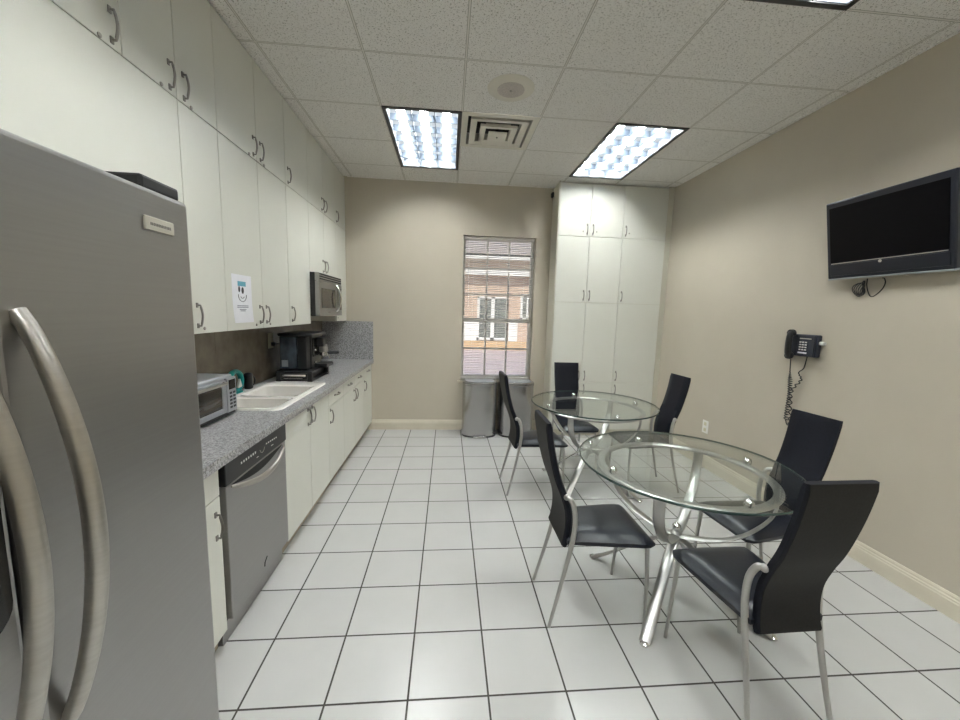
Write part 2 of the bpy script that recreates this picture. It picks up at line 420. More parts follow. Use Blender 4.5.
# ------------------------------------------------------------------ outside
struct(MB().box(-16, 22, YB+.25, 30, -.4, -.16).build('courtyard_ground', 'courtyard paving'))
fb = thing('neighbour_building', (2, 17, -.15), 'pale stucco building with white window across the paved court', 'building')
KF = 17/12
def fz(z): return 1.5+(z-1.5)*KF
def fbox(x0, x1, d, z0, z1, name, mat, p=None): return MB().box(x0*KF, x1*KF, 17-d, 17.3, fz(z0), fz(z1)).build(name, mat, p or fb)
fbox(-12, 16, 0, .33, 2.63, 'wall', 'facade stucco')
fbox(-12, 16, .4, 2.63, 2.83, 'fascia', 'facade white')
fbox(-12, 16, .2, 2.83, 3.08, 'frieze', 'facade stucco')
fbox(-12, 16, .5, 3.08, 3.25, 'gutter', 'facade white')
zr = fz(3.25)
MB().grid([[Vector((-16, 16.5, zr)), Vector((22, 16.5, zr))], [Vector((-16, 21, zr+2.6)), Vector((22, 21, zr+2.6))]],
          [[Vector((-16, 16.5, zr-.1)), Vector((22, 16.5, zr-.1))], [Vector((-16, 21, zr+2.5)), Vector((22, 21, zr+2.5))]]).build('roof', 'facade roof', fb, smooth=False)
fbox(-12, .95, .05, .62, 1.28, 'white_panel', 'facade white'); fbox(1.90, 2.19, .05, .62, 1.28, 'white_panel', 'facade white')
fbox(-12, 16, .08, .33, .60, 'plinth', 'facade ochre')
for x0, x1, z0, z1 in ((.90, 1.87, .64, 1.98), (2.25, 2.75, 1.3, 2.1)):
    x0, x1, z0, z1 = x0*KF, x1*KF, fz(z0), fz(z1)
    fr = MB()
    for a, b_ in ((x0, x0+.10), (x1-.10, x1), ((x0+x1)/2-.08, (x0+x1)/2+.08)): fr.box(a, b_, 16.88, 17, z0, z1)
    for a, b_ in ((z0, z0+.10), (z1-.08, z1)): fr.box(x0, x1, 16.88, 17, a, b_)
    wdw = fr.build('window_frame', 'facade white', fb)
    MB().box(x0+.06, x1-.06, 16.95, 16.99, z0+.06, z1-.05).build('pane', 'facade glass', wdw)

# ================================================================== ceiling fixtures
def troffer(col, r0_, r1_, label):
    x0, x1 = CX0+col*CS+.014, CX0+(col+1)*CS-.014; y0, y1 = CY0+r0_*CS+.014, CY0+r1_*CS-.014
    t = thing('ceiling_light', ((x0+x1)/2, (y0+y1)/2, H), label, 'ceiling light', 'recessed fluorescent ceiling lights')
    b = MB(); w_ = .016
    b.box(x0-.013, x0+w_, y0-.013, y1+.013, H-.006, H+.085); b.box(x1-w_, x1+.013, y0-.013, y1+.013, H-.006, H+.085)
    b.box(x0+w_, x1-w_, y0-.013, y0+w_, H-.006, H+.085); b.box(x0+w_, x1-w_, y1-w_, y1+.013, H-.006, H+.085)
    b.box(x0-.013, x1+.013, y0-.013, y1+.013, H+.085, H+.095)
    b.build('frame', 'light frame', t)
    MB().box(x0+w_, x1-w_, y0+w_, y1-w_, H+.072, H+.084).build('diffuser', 'lit diffuser', t)
    lin = MB()
    lin.box(x0+w_, x0+w_+.003, y0+w_, y1-w_, H+.001, H+.071); lin.box(x1-w_-.003, x1-w_, y0+w_, y1-w_, H+.001, H+.071)
    lin.box(x0+w_+.003, x1-w_-.003, y0+w_, y0+w_+.003, H+.001, H+.071); lin.box(x0+w_+.003, x1-w_-.003, y1-w_-.003, y1-w_, H+.001, H+.071)
    lin.build('reflector', 'reflector white', t)
    fins = MB()
    for k in (1, 2):
        x = x0+w_+(x1-x0-2*w_)*k/3; fins.box(x-.003, x+.003, y0+w_, y1-w_, H+.006, H+.058)
    for k in range(1, 6):
        y = y0+w_+(y1-y0-2*w_)*k/6; fins.box(x0+w_, x1-w_, y-.003, y+.003, H+.006, H+.058)
    fins.build('louver', 'louver white', t)
    return t
troffer(*LIGHTS[0], 'lit fluorescent ceiling light beside the square air vent')
troffer(*LIGHTS[1], 'lit fluorescent ceiling light above the tall cabinets in the far corner')
troffer(*LIGHTS[2], 'lit fluorescent ceiling light cut off by the top edge of the photo')
for q in LIGHTS[3:]:
    troffer(*q, 'fluorescent ceiling light outside the photo, over the room behind the camera')
# speaker
sx, sy = .40, 2.79
t = thing('ceiling_speaker', (sx, sy, H), 'round cream ceiling speaker in the tile before the air vent', 'speaker')
MB().lathe([(.0, -.012), (.10, -.012), (.155, -.006), (.160, -.002), (.160, 0)], 48, Matrix.Translation((sx, sy, H))).build('rim', 'vent metal', t)
MB().lathe([(.0, -.018), (.07, -.017), (.093, -.0125), (.093, -.011)], 40, Matrix.Translation((sx, sy, H))).build('grille', 'speaker grille', t)
MB().lathe([(0, -.023), (.008, -.022), (.010, -.0175)], 16, Matrix.Translation((sx, sy, H))).build('badge', 'lock metal', t)
# vent: nested stepped square cones
x0, x1 = CX0+VENT[0]*CS, CX0+(VENT[0]+1)*CS; y0, y1 = CY0+VENT[1]*CS, CY0+(VENT[1]+1)*CS; cx, cy = (x0+x1)/2, (y0+y1)/2
t = thing('air_vent', (cx, cy, H), 'square stepped air vent in the ceiling beside the left light', 'air vent')
def ring(b, a, ia, z0_, z1_):
    """square frustum ring: outer half-size a at z0_, inner half-size ia at z1_"""
    o = [Vector((cx+sx_*a, cy+sy_*a, z0_)) for sx_, sy_ in ((-1, -1), (1, -1), (1, 1), (-1, 1), (-1, -1))]
    i = [Vector((cx+sx_*ia, cy+sy_*ia, z1_)) for sx_, sy_ in ((-1, -1), (1, -1), (1, 1), (-1, 1), (-1, -1))]
    b.grid([o, i], [[p+Vector((0, 0, .004)) for p in o], [p+Vector((0, 0, .004)) for p in i]])
b = MB(); b.box(x0+.005, x1-.005, y0+.005, y1-.005, H+.10, H+.11)
b.build('duct', 'vent dark', t)
b = MB(); ring(b, .305, .255, H-.005, H-.005); ring(b, .255, .254, H-.005, H+.09)
b.build('frame', 'vent metal', t, smooth=False)
for a_, ia_, zz in ((.232, .180, -.012), (.152, .104, -.026)):
    b = MB(); ring(b, a_, ia_, H+zz, H+zz+.006); ring(b, a_, a_-.002, H+zz, H+zz+.016); ring(b, ia_, ia_-.002, H+zz+.006, H+zz+.045)
    b.build('cone', 'vent metal', t, smooth=False)
MB().box(cx-.078, cx+.078, cy-.078, cy+.078, H-.040, H-.026, .003).build('centre_plate', 'vent metal', t)
MB().lathe([(0, -.046), (.007, -.045), (.008, -.040)], 14, Matrix.Translation((cx, cy, H))).build('screw', 'lock metal', t)
MB().tube([(cx, cy, H-.026), (cx, cy, H+.10)], .012, 8).build('stem', 'vent dark', t)

# ================================================================== cabinet hardware
def handle_mesh():
    b = MB(); h = .050
    pts = [(0, 0, -h), (.018, 0, -h)] + [( .017+.009*math.cos(PI*k/10-PI/2), 0, -h+2*h*k/10) for k in range(1, 10)] + [(.018, 0, h), (0, 0, h)]
    rad = [.0042]*2+[.0050]*9+[.0042]*2
    b.tube(pts, rad, 8, flat=1.0)
    for s in (-1, 1): b.box(0, .006, -.007, .007, s*h-.012, s*h+.012, .002)
    return b.mesh('handle', 'handle pewter')
HM = handle_mesh()
LK = MB().lathe([(.0085, 0), (.0085, .003), (.006, .005), (0, .005)], 14, Matrix.Rotation(PI/2, 4, 'Y')).mesh('lock', 'lock metal')
G = .0021
def face_x(root, name, x, y0, y1, z0, z1, t=.018):
    return MB().box(x-t, x, y0+G, y1-G, z0+G, z1-G, .0015, 1).build(name, 'cabinet laminate', root)

# ------------------------------------------------------------------ wall cabinets
ZS, ZT, ZL = 2.405, 3.004, 1.354
def wall_cab(y0, y1, z0, z1, doors, hz, label, group, locks=(), fixed=False):
    """doors: [(y0, y1, side)] with the handle on the low-y ('n') or high-y ('f') side"""
    r = thing('wall_cabinet', (XL, (y0+y1)/2, z0), label, 'cabinet', group)
    MB().box(XL+.002, XU-.019, y0+.0005, y1-.0005, z0, z1-.0005).build('carcass', 'cabinet carcass', r)
    if fixed:
        face_x(r, 'panel', XU, y0, y1, z0, z1); return r
    for a, b_, side in doors:
        d = face_x(r, 'door', XU, a, b_, z0, z1)
        if side:
            hy = a+.045 if side == 'n' else b_-.045
            inst(HM, 'handle', d, (XU, hy, hz))
            if locks == 'all' or (a, b_) in locks:
                inst(LK, 'lock', d, (XU, hy+(.05 if side == 'n' else -.05), hz-.065))
    return r
Y = [1.945, 2.245, 2.665, 3.095, 3.555, 3.965, 4.36, 4.772]
GU, GL, GB = 'upper row of wall cabinets', 'lower row of wall cabinets', 'base cabinets under the countertop'
wall_cab(.25, 1.02, ZS, ZT, [(.25, 1.02, None)], 0, 'cream upper row wall cabinet nearest the camera, beyond the left edge', GU)
wall_cab(1.02, 1.655, ZS, ZT, [(1.02, 1.655, 'f')], 2.48, 'cream upper row wall cabinet nearest the camera in the top left corner', GU, 'all')
wall_cab(1.655, Y[1], ZS, ZT, [(1.655, Y[0], 'f'), (Y[0], Y[1], 'n')], 2.48, 'cream two-door upper row wall cabinet second from the camera', GU, 'all')
wall_cab(Y[1], Y[3], ZS, ZT, [(Y[1], Y[2], 'f'), (Y[2], Y[3], 'n')], 2.48, 'cream two-door upper row wall cabinet above the taped paper sign', GU, 'all')
wall_cab(Y[3], Y[4], ZS, ZT, [(Y[3], Y[4], 'n')], 2.48, 'cream single-door upper row wall cabinet just before the microwave', GU)
wall_cab(Y[4], Y[6], ZS, ZT, [(Y[4], Y[5], 'f'), (Y[5], Y[6], 'n')], 2.48, 'cream two-door upper row wall cabinet two above the microwave', GU)
wall_cab(Y[6], Y[7], ZS, ZT, [(Y[6], Y[7], 'n')], 2.48, 'cream single-door upper row wall cabinet in the far corner', GU)
wall_cab(.25, Y[0], 1.84, ZS, [], 0, 'wide plain cream cabinet panel above the refrigerator', GL, fixed=True)
wall_cab(Y[0], Y[1], ZL, ZS, [(Y[0], Y[1], 'n')], 1.445, 'tall cream wall cabinet with one door right beside the refrigerator', GL, 'all')
sign_cab = wall_cab(Y[1], Y[3], ZL, ZS, [(Y[1], Y[2], 'f'), (Y[2], Y[3], 'n')], 1.445, 'tall two-door cream wall cabinet with the paper sign on it', GL, 'all')
wall_cab(Y[3], Y[4], ZL, ZS, [(Y[3], Y[4], 'n')], 1.445, 'tall single-door cream wall cabinet left of the microwave', GL)
wall_cab(Y[4], Y[6], 1.815, ZS, [(Y[4], Y[5], 'f'), (Y[5], Y[6], 'n')], 1.90, 'short two-door cream wall cabinet directly above the microwave', GL)
r = wall_cab(Y[6], Y[7], ZL, ZS, [(Y[6], Y[7], None)], 1.445, 'tall cream wall cabinet right of the microwave in the far corner', GL)
inst(LK, 'lock', [q for q in r.children if q.name.startswith('door')][0], (XU, Y[6]+.045, ZL+.04))

# paper sign taped to a door
t = thing('paper_sign', (XU, 2.41, 1.54), 'white paper sign with blue heading and simple face taped to cabinet door', 'sign')
yA, yB_, zA, zB = 2.305, 2.522, 1.398, 1.678
rows = []
for i in range(9):
    v = i/8; z = zB+(zA-zB)*v; sh = .022*max(0, v-.55)/.45; out = .0016+.010*max(0, v-.8)**2*25*.2
    rows.append([Vector((XU+out, yA+(yB_-yA)*u+sh*.6, z)) for u in (0, .25, .5, .75, 1)])
MB().grid(rows, [[p-Vector((.0008, 0, 0)) for p in r_] for r_ in rows]).build('sheet', 'paper', t)
def onp(y0, y1, z0, z1, name, mat):
    return MB().box(XU+.0018, XU+.0024, y0, y1, z0, z1).build(name, mat, t)
onp(2.365, 2.455, 1.612, 1.640, 'heading', 'print blue')
for q in ((2.380, 1.594, .011, .018), (2.418, 1.588, .014, .020)):
    MB().sphere((XU+.0018, q[0], q[1]), 1, 14, (.0006, q[2], q[3])).build('eye', 'print black', t)
def penline(pts, name, w_=.0015): MB().tube([(XU+.0034, y, z) for y, z in pts], w_, 5).build(name, 'print black', t)
penline([(2.41+.045*math.cos(a), 1.560+.038*math.sin(a)) for a in [math.radians(k) for k in range(175, 366, 19)]], 'face_outline')
penline([(2.41+.020*math.cos(a), 1.556+.014*math.sin(a)) for a in [math.radians(k) for k in range(200, 341, 20)]], 'mouth')
for y0, z0, w_ in ((2.350, 1.498, .125), (2.350, 1.489, .125), (2.375, 1.476, .075), (2.385, 1.468, .055)):
    onp(y0, y0+w_, z0-.0025, z0+.0025, 'text_line', 'print grey')

# ------------------------------------------------------------------ base cabinets
ZC0, ZC1, ZK, ZD = .845, .886, .10, .715
def base_cab(y0, y1, doors, drawers, label, hz=.635):
    r = thing('base_cabinet', (XL, (y0+y1)/2, 0), label, 'cabinet', GB)
    b = MB(); xb, ya, yb_, zt_ = XB-.019, y0+.0005, y1-.0005, ZC0-.001
    b.box(XL+.002, XL+.01, ya, yb_, ZK, zt_); b.box(XL+.01, xb, ya, yb_, ZK, ZK+.016)
    b.box(XL+.01, xb, ya, ya+.016, ZK+.016, zt_)
    if drawers: b.box(XL+.01, xb, yb_-.016, yb_, ZK+.016, zt_)
    b.build('carcass', 'cabinet carcass', r)
    MB().box(XL+.002, -.985, y0+.0005, y1-.0005, 0, ZK).build('toe_kick', 'toe kick board', r)
    top = ZD if drawers else ZC0-.003
    for a, b_, side in doors:
        d = face_x(r, 'door', XB, a, b_, ZK, top)
        if side: inst(HM, 'handle', d, (XB, a+.040 if side == 'n' else b_-.040, hz))
    for a, b_ in drawers:
        d = face_x(r, 'drawer', XB, a, b_, ZD, ZC0-.003)
        inst(HM, 'handle', d, (XB, (a+b_)/2 if a > 1.3 else a+.09, .782), (PI/2, 0, 0))
    return r
base_cab(1.238, 1.606, [(1.238, 1.590, 'f')], [(1.238, 1.590)], 'cream base cabinet between the refrigerator and the dishwasher', .60)
MB_ = None
base_cab(2.228, 3.05, [(2.228, 2.64, 'f'), (2.64, 3.05, 'n')], [], 'cream two-door base cabinet under the white sink', .765)
base_cab(3.05, 3.49, [(3.05, 3.49, 'n')], [(3.05, 3.49)], 'cream base cabinet with one drawer next to the sink cabinet')
base_cab(3.49, 4.32, [(3.49, 3.905, 'f'), (3.905, 4.32, 'n')], [(3.49, 3.905), (3.905, 4.32)], 'cream base cabinet with two drawers second from the back wall')
base_cab(4.32, 4.772, [(4.32, 4.772, 'n')], [(4.32, 4.772)], 'cream base cabinet with one drawer against the back wall')

# ------------------------------------------------------------------ dishwasher
t = thing('dishwasher', (XB, 1.917, 0), 'stainless dishwasher with black control panel under the countertop', 'dishwasher')
MB().box(-1.48, XB-.03, 1.611, 2.223, .10, ZC0-.002).build('body', 'black matte', t)
d = MB().box(XB-.03, XB+.008, 1.618, 2.216, .125, .735, .004).build('door', 'stainless warm', t)
cp = MB().box(XB-.03, XB+.012, 1.614, 2.220, .738, ZC0-.006, .004).build('control_panel', 'black plastic', t)
MB().box(-1.4, XB-.035, 1.611, 2.223, 0, .122).build('kick_plate', 'stainless warm', t)
x = XB+.0125
b = MB()
for k in range(7): b.box(x, x+.0008, 1.735+k*.021, 1.744+k*.021, .790, .800)
for k in range(6): b.box(x, x+.0008, 1.975+k*.022, 1.987+k*.022, .797-.001*k, .803-.001*k)
b.box(x, x+.0008, 2.03, 2.055, .768, .772); b.box(x, x+.0008, 1.875, 1.895, .764, .767)
b.build('button_marks', 'white plastic', cp)
MB().tube([(x, 1.935+.024*math.cos(a), .795+.024*math.sin(a)) for a in [math.radians(k) for k in range(190, 351, 20)]], .0012, 5).build('dial_arc', 'badge grey', cp)
pts = arcpts(lambda s: (XB+.012+.034*math.sin(PI*s)**.6, 1.655+.525*s, .722-.050*math.sin(PI*s)), 22)
MB().tube(pts, [.006+.010*math.sin(PI*i/21)**.5 for i in range(22)], 10, flat=.7).build('handle', 'stainless handle', d)
MB().prism([(1.66+.515*s, .728-.040*math.sin(PI*s)) for s in [k/16 for k in range(17)]], 0, .0012,
           M=Matrix(((0, 0, 1, XB+.008), (1, 0, 0, 0), (0, 1, 0, 0), (0, 0, 0, 1)))).build('handle_recess', 'black matte', d)
MB().tube([(XB+.009, 1.915, .165), (XB+.010, 1.917, .185), (XB+.009, 1.945, .203)], .0022, 6).build('door_scratch', 'black matte', d)

# ------------------------------------------------------------------ worktop, splash, sink
SX0, SX1, SY0, SY1 = -1.438, -.978, 2.305, 3.195
CE = -.905
b = MB()
y0c = 1.235
b.box(XL, CE, y0c, SY0+.02, ZC0, ZC1); b.box(XL, CE, SY1-.02, YB-.001, ZC0, ZC1)
b.box(XL, SX0+.02, SY0+.02, SY1-.02, ZC0, ZC1); b.box(SX1-.02, CE, SY0+.02, SY1-.02, ZC0, ZC1)
tag(b.build('countertop', 'granite'), 'long grey speckled countertop along the left wall', 'countertop')
t = thing('backsplash', (XL, 3.0, ZC1), 'long grey speckled backsplash under the wall cabinets on the left wall', 'backsplash')
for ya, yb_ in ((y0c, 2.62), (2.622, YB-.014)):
    MB().box(XL+.001, XL+.012, ya, yb_, ZC1, ZL-.001).build('wall_panel', 'splash reflection tint', t)
tag(MB().box(XL+.001, CE-.002, YB-.013, YB-.001, ZC1, 1.350, .002).build('backsplash', 'granite'), 'short grey speckled splash panel on the back wall at the counter end', 'backsplash')
t = thing('sink', (-1.22, 2.73, ZC1), 'white double bowl sink set into the speckled countertop', 'sink')
def rrect(x0, x1, y0, y1, r, n=5):
    out = []
    for cx_, cy_, a0 in ((x1-r, y1-r, 0), (x0+r, y1-r, 90), (x0+r, y0+r, 180), (x1-r, y0+r, 270)):
        for k in range(n+1):
            a_ = math.radians(a0+90*k/n); out.append((cx_+r*math.cos(a_), cy_+r*math.sin(a_)))
    return out
def bowl(x0, x1, y0, y1, depth, b):
    loops = [(rrect(x0-.014, x1+.014, y0-.014, y1+.014, .055), ZC1+.010), (rrect(x0, x1, y0, y1, .05), ZC1+.002),
             (rrect(x0+.008, x1-.008, y0+.008, y1-.008, .05), ZC1-depth*.8), (rrect(x0+.04, x1-.04, y0+.04, y1-.04, .03), ZC1-depth)]
    rows = [[Vector((px, py, z)) for px, py in lp+lp[:1]] for lp, z in loops]
    b.grid(rows)
    bb = bmesh.new(); bb.faces.new([bb.verts.new((px, py, ZC1-depth)) for px, py in loops[-1][0]]); b._add(bb)
bx = ((SX0+.055, SX1-.055, SY0+.05, 2.605), (SX0+.055, SX1-.055, 2.665, 3.034))
b = MB()
# rim with a raised lip: outer frame minus the two bowls
outer = rrect(SX0, SX1, SY0, SY1, .05)
rows = [[Vector((px, py, z)) for px, py in lp+lp[:1]] for lp, z in ((outer, ZC1+.0005), (rrect(SX0+.004, SX1-.004, SY0+.004, SY1-.004, .05), ZC1+.009), (rrect(SX0+.016, SX1-.016, SY0+.016, SY1-.016, .05), ZC1+.012), (rrect(SX0+.041, SX1-.041, SY0+.036, 3.048, .055), ZC1+.010))]
b.grid(rows)
b.box(SX0+.045, SX1-.045, 2.605+.006, 2.665-.006, ZC1-.02, ZC1+.0095)
b.build('rim', 'sink enamel', t)
b = MB(); bowl(*bx[0], .15, b); b.build('bowl', 'sink enamel', t)
b = MB(); bowl(*bx[1], .19, b); b.build('bowl', 'sink enamel', t)
for q, dp in ((bx[0], .15), (bx[1], .19)):
    MB().lathe([(.0, .001), (.03, .001), (.042, .004), (.045, .001)], 20, Matrix.Translation(((q[0]+q[1])/2, (q[2]+q[3])/2, ZC1-dp))).build('drain', 'chrome', t)

# ------------------------------------------------------------------ refrigerator
XD = -.75; FY0, FYS, FY1, FZ = .30, .694, 1.213, 1.785
t = thing('refrigerator', (-1.12, .757, 0), 'large stainless side-by-side refrigerator filling the left foreground', 'refrigerator')
MB().box(-1.50, -.835, FY0+.005, FY1-.005, .02, FZ-.02, .004).build('body', 'black matte', t)
def fdoor(y0, y1):
    return MB().box(XD-.075, XD, y0, y1, .085, FZ, .012, 3).build('door', 'stainless warm', t)
dl = fdoor(FY0, FYS-.004); dr = fdoor(FYS+.004, FY1)
MB().box(-1.4, XD-.06, FY0+.01, FY1-.01, 0.0, .08, .004).build('kick_grille', 'black plastic', t)
for y_ in (FY0+.05, FY1-.06):
    MB().box(-.90, -.768, y_-.085, y_+.055, FZ+.0005, FZ+.036, .008).build('hinge_cover', 'black plastic', t)
def bow(y, d):
    z0, z1 = .655, 1.478
    pts = arcpts(lambda s: (XD-.002+.086*math.sin(PI*s)**.75, y+.006*math.sin(PI*s), z0+(z1-z0)*s), 34)
    MB().tube(pts, [.015+.0035*math.sin(PI*i/33) for i in range(34)], 14, flat=.9).build('handle', 'stainless handle', d)
bow(FYS+.045, dr); bow(FYS-.062, dl)
bd = MB().box(XD, XD+.006, 1.040, 1.140, 1.680, 1.714, .002).build('badge', 'badge grey', dr)
b = MB()
for k in range(13): b.box(XD+.006, XD+.0066, 1.056+k*.0056, 1.0595+k*.0056, 1.693, 1.700)
b.build('lettering', 'badge print', bd)
dz = MB()
dz.prism(rrect(.34, .672, .93, 1.20, .05), 0, .006, M=Matrix(((0, 0, 1, XD), (1, 0, 0, 0), (0, 1, 0, 0), (0, 0, 0, 1))))
dd = dz.build('dispenser', 'dark glass', dl)
MB().box(XD+.006, XD+.007, .40, .55, 1.14, 1.18).build('display', 'tv screen', dd)

# ------------------------------------------------------------------ toaster oven
TX, TYa, TYb, TZ0, TZ1 = -1.205, 1.77, 2.240, ZC1, 1.115
t = thing('toaster_oven', (-1.33, 2.04, ZC1), 'silver toaster oven on the countertop next to the refrigerator', 'toaster oven')
MB().box(-1.495, TX-.012, TYa, TYb-.004, TZ0+.022, TZ1, .012, 3).build('body', 'silver plastic', t)
fr = MB()
for q in ((TYa+.004, TYa+.034, .925, 1.090), (2.110, 2.145, .925, 1.090)): fr.box(TX-.014, TX+.002, *q[:2], *q[2:], .003)
fr.box(TX-.014, TX+.002, TYa+.004, 2.145, .912, .940, .003); fr.box(TX-.014, TX+.002, TYa+.004, 2.145, 1.068, 1.092, .003)
d = fr.build('door', 'silver plastic', t)
MB().box(TX-.012, TX-.004, TYa+.03, 2.113, .935, 1.072).build('window', 'oven window', d)
MB().tube([(TX, TYa+.03, 1.080), (TX+.028, TYa+.045, 1.082), (TX+.028, 2.105, 1.082), (TX, 2.12, 1.080)], .008, 8).build('handle', 'stainless handle', d)
cp = MB().box(TX-.014, TX+.004, 2.151, TYb, .908, 1.100, .004).build('control_panel', 'silver plastic', t)
MB().box(TX+.004, TX+.0055, 2.165, 2.227, 1.035, 1.088).build('display', 'dark glass', cp)
b = MB()
for i in range(2):
    for k in range(5): b.box(TX+.004, TX+.0065, 2.170+i*.033, 2.192+i*.033, .928+k*.020, .940+k*.020, .001, 1)
b.build('buttons', 'tv housing', cp)
MB().box(-1.47, TX+.002, TYa+.02, TYb-.02, TZ0+.012, TZ0+.022).build('crumb_tray', 'black matte', t)
for x_ in (-1.45, TX-.03):
    for y_ in (TYa+.04, TYb-.05): MB().lathe([(.012, 0), (.012, .014)], 12, Matrix.Translation((x_, y_, TZ0))).build('foot', 'black plastic', t)

t.location.y += .025

# ------------------------------------------------------------------ small things behind the sink
t = thing('tape_dispenser', (-1.475, 2.80, ZC1), 'teal ring-shaped plastic holder on the counter right of the toaster oven', 'dispenser')
cyz = (2.765, .972)
pts = [( -1.472, cyz[0]+.078*math.cos(a), cyz[1]+.070*math.sin(a)) for a in [2*PI*k/28 for k in range(28)]]
MB().tube(pts, .020, 10, closed=True, flat=.75).build('ring', 'teal plastic', t)
MB().prism([(cyz[0]+.005, .925), (cyz[0]+.06, .925), (cyz[0]+.035, .985)], -1.468, -1.455, M=Matrix(((0, 0, 1, 0), (1, 0, 0, 0), (0, 1, 0, 0), (0, 0, 0, 1)))).build('label_flap', 'white plastic', t)
MB().prism([(cyz[0]-.05, ZC1), (cyz[0]+.05, ZC1), (cyz[0]+.035, ZC1+.02), (cyz[0]-.035, ZC1+.02)], -1.50, -1.445, M=Matrix(((0, 0, 1, 0), (1, 0, 0, 0), (0, 1, 0, 0), (0, 0, 0, 1)))).build('base', 'teal plastic', t)
mx, my = -1.474, 2.945
t = thing('mug', (mx, my, ZC1), 'black mug with handle on the counter behind the sink', 'mug')
MB().lathe([(0, 0), (.026, 0), (.029, .01), (.031, .10), (.028, .10), (.025, .015), (0, .012)], 24, Matrix.Translation((mx, my, ZC1))).build('cup', 'black plastic', t)
MB().tube([(mx+.02+.012*math.sin(a)*0, my+.028+.026*math.sin(a), ZC1+.055+.03*math.cos(a)) for a in [PI*k/8 for k in range(9)]], .005, 8).build('handle', 'black plastic', t)
MB().lathe([(0, .122), (.018, .120), (.029, .110), (.032, .100), (0, .099)], 24, Matrix.Translation((mx, my, ZC1))).build('lid', 'tv housing', t)

# ------------------------------------------------------------------ espresso machine on its drawer stand
t = thing('capsule_drawer', (-1.26, 3.43, ZC1), 'black and chrome drawer stand under the espresso machine', 'drawer stand')
bx0, bx1, by0, by1 = -1.40, -1.112, 3.225, 3.70
MB().box(bx0, bx1, by0, by1, ZC1+.072, ZC1+.085, .004).build('top', 'black plastic', t)
MB().box(bx0, bx1, by0, by1, ZC1+.006, ZC1+.016, .003).build('base', 'black plastic', t)
for x_, y_ in ((bx0+.02, by0+.02), (bx1-.02, by0+.02), (bx0+.02, by1-.02), (bx1-.02, by1-.02)):
    MB().box(x_-.018, x_+.018, y_-.018, y_+.018, ZC1, ZC1+.074, .003).build('post', 'black plastic', t)
d = MB().box(bx0+.04, bx1-.04, by0+.004, by1-.01, ZC1+.018, ZC1+.070, .003).build('drawer', 'black plastic', t)
MB().box(bx0+.05, bx1-.05, by0+.000, by0+.004, ZC1+.046, ZC1+.062, .001).build('front_bar', 'chrome', d)
MB().tube([(bx0+.07, by0+.001, ZC1+.032), (bx0+.07, by0-.012, ZC1+.032), (bx1-.07, by0-.012, ZC1+.032), (bx1-.07, by0+.001, ZC1+.032)], .004, 8).build('handle', 'chrome', d)
zb = ZC1+.0852
t = thing('espresso_machine', (-1.27, 3.40, zb), 'black espresso machine with side water tank on the countertop', 'espresso machine')
MB().box(-1.405, -1.170, 3.335, 3.60, zb, 1.262, .012, 3).build('body', 'black plastic', t)
b = MB(); b.box(-1.405, -1.125, 3.225, 3.60, 1.255, 1.282, .010, 3)
b.build('top_lid', 'black plastic', t)
MB().box(-1.253, -1.180, 3.24, 3.334, zb, 1.254, .008).build('side_panel', 'black plastic', t)
tk = MB().box(-1.390, -1.255, 3.228, 3.333, zb+.012, 1.254, .010, 3).build('water_tank', 'tank plastic', t)
MB().box(-1.375, -1.325, 3.2255, 3.2285, zb+.03, zb+.085).build('tank_label', 'silver plastic', tk)
MB().box(-1.185, -1.158, 3.36, 3.585, zb+.10, 1.236, .008).build('front_panel', 'dark glass', t)
for z_ in (1.13, 1.02): MB().sphere((-1.154, 3.39, z_), .012, 12).build('knob', 'chrome', t)
gp = MB().lathe([(0, 0), (.036, 0), (.038, .03), (.032, .05), (.032, .065), (0, .065)], 24, Matrix.Translation((-1.118, 3.50, 1.105))).build('group_head', 'silver metal', t)
pf = MB().lathe([(.020, -.03), (.036, -.02), (.038, .0), (.038, .012)], 24, Matrix.Translation((-1.118, 3.50, 1.092))).build('portafilter', 'chrome', t)
MB().tube([(-1.086, 3.50, 1.096), (-1.065, 3.51, 1.098), (-.995, 3.535, 1.097)], [.009, .015, .014], 10).build('handle', 'black plastic', pf)
MB().box(-1.172, -1.100, 3.49-.05, 3.49+.06, 1.155, 1.235, .008).build('group_housing', 'black plastic', t)
MB().box(-1.18, -1.060, 3.40, 3.58, zb+.002, zb+.035, .008).build('drip_tray', 'black plastic', t)
MB().tube([(-1.16, 3.57, 1.16), (-1.115, 3.585, 1.14), (-1.095, 3.59, 1.03)], .005, 8).build('steam_wand', 'chrome', t)
EM = t
for q in [EM]: q.location += Vector((-.004, .075, 0))
# cord and wall outlet
t = thing('wall_outlet', (XL+.012, 3.40, 1.21), 'ivory wall outlet on the backsplash beside the espresso machine', 'outlet')
MB().box(XL+.012, XL+.018, 3.355, 3.445, 1.145, 1.275, .003).build('plate', 'ivory plastic', t)
b = MB()
for z_ in (1.180, 1.240): b.box(XL+.018, XL+.0205, 3.383, 3.417, z_-.017, z_+.017, .002)
b.build('sockets', 'ivory plastic', t)
t = thing('power_cord', (XL+.021, 3.40, 1.18), 'black power cord plugged into the ivory outlet', 'cord')
MB().box(XL+.0215, XL+.055, 3.385, 3.417, 1.166, 1.196, .005).build('plug', 'black plastic', t)
MB().tube(smoothpath([(XL+.054, 3.401, 1.181), (XL+.080, 3.41, 1.183), (XL+.088, 3.46, 1.17), (XL+.07, 3.50, 1.08), (XL+.05, 3.48, .95), (XL+.06, 3.42, .894)]), .004, 8).build('cable', 'black plastic', t)

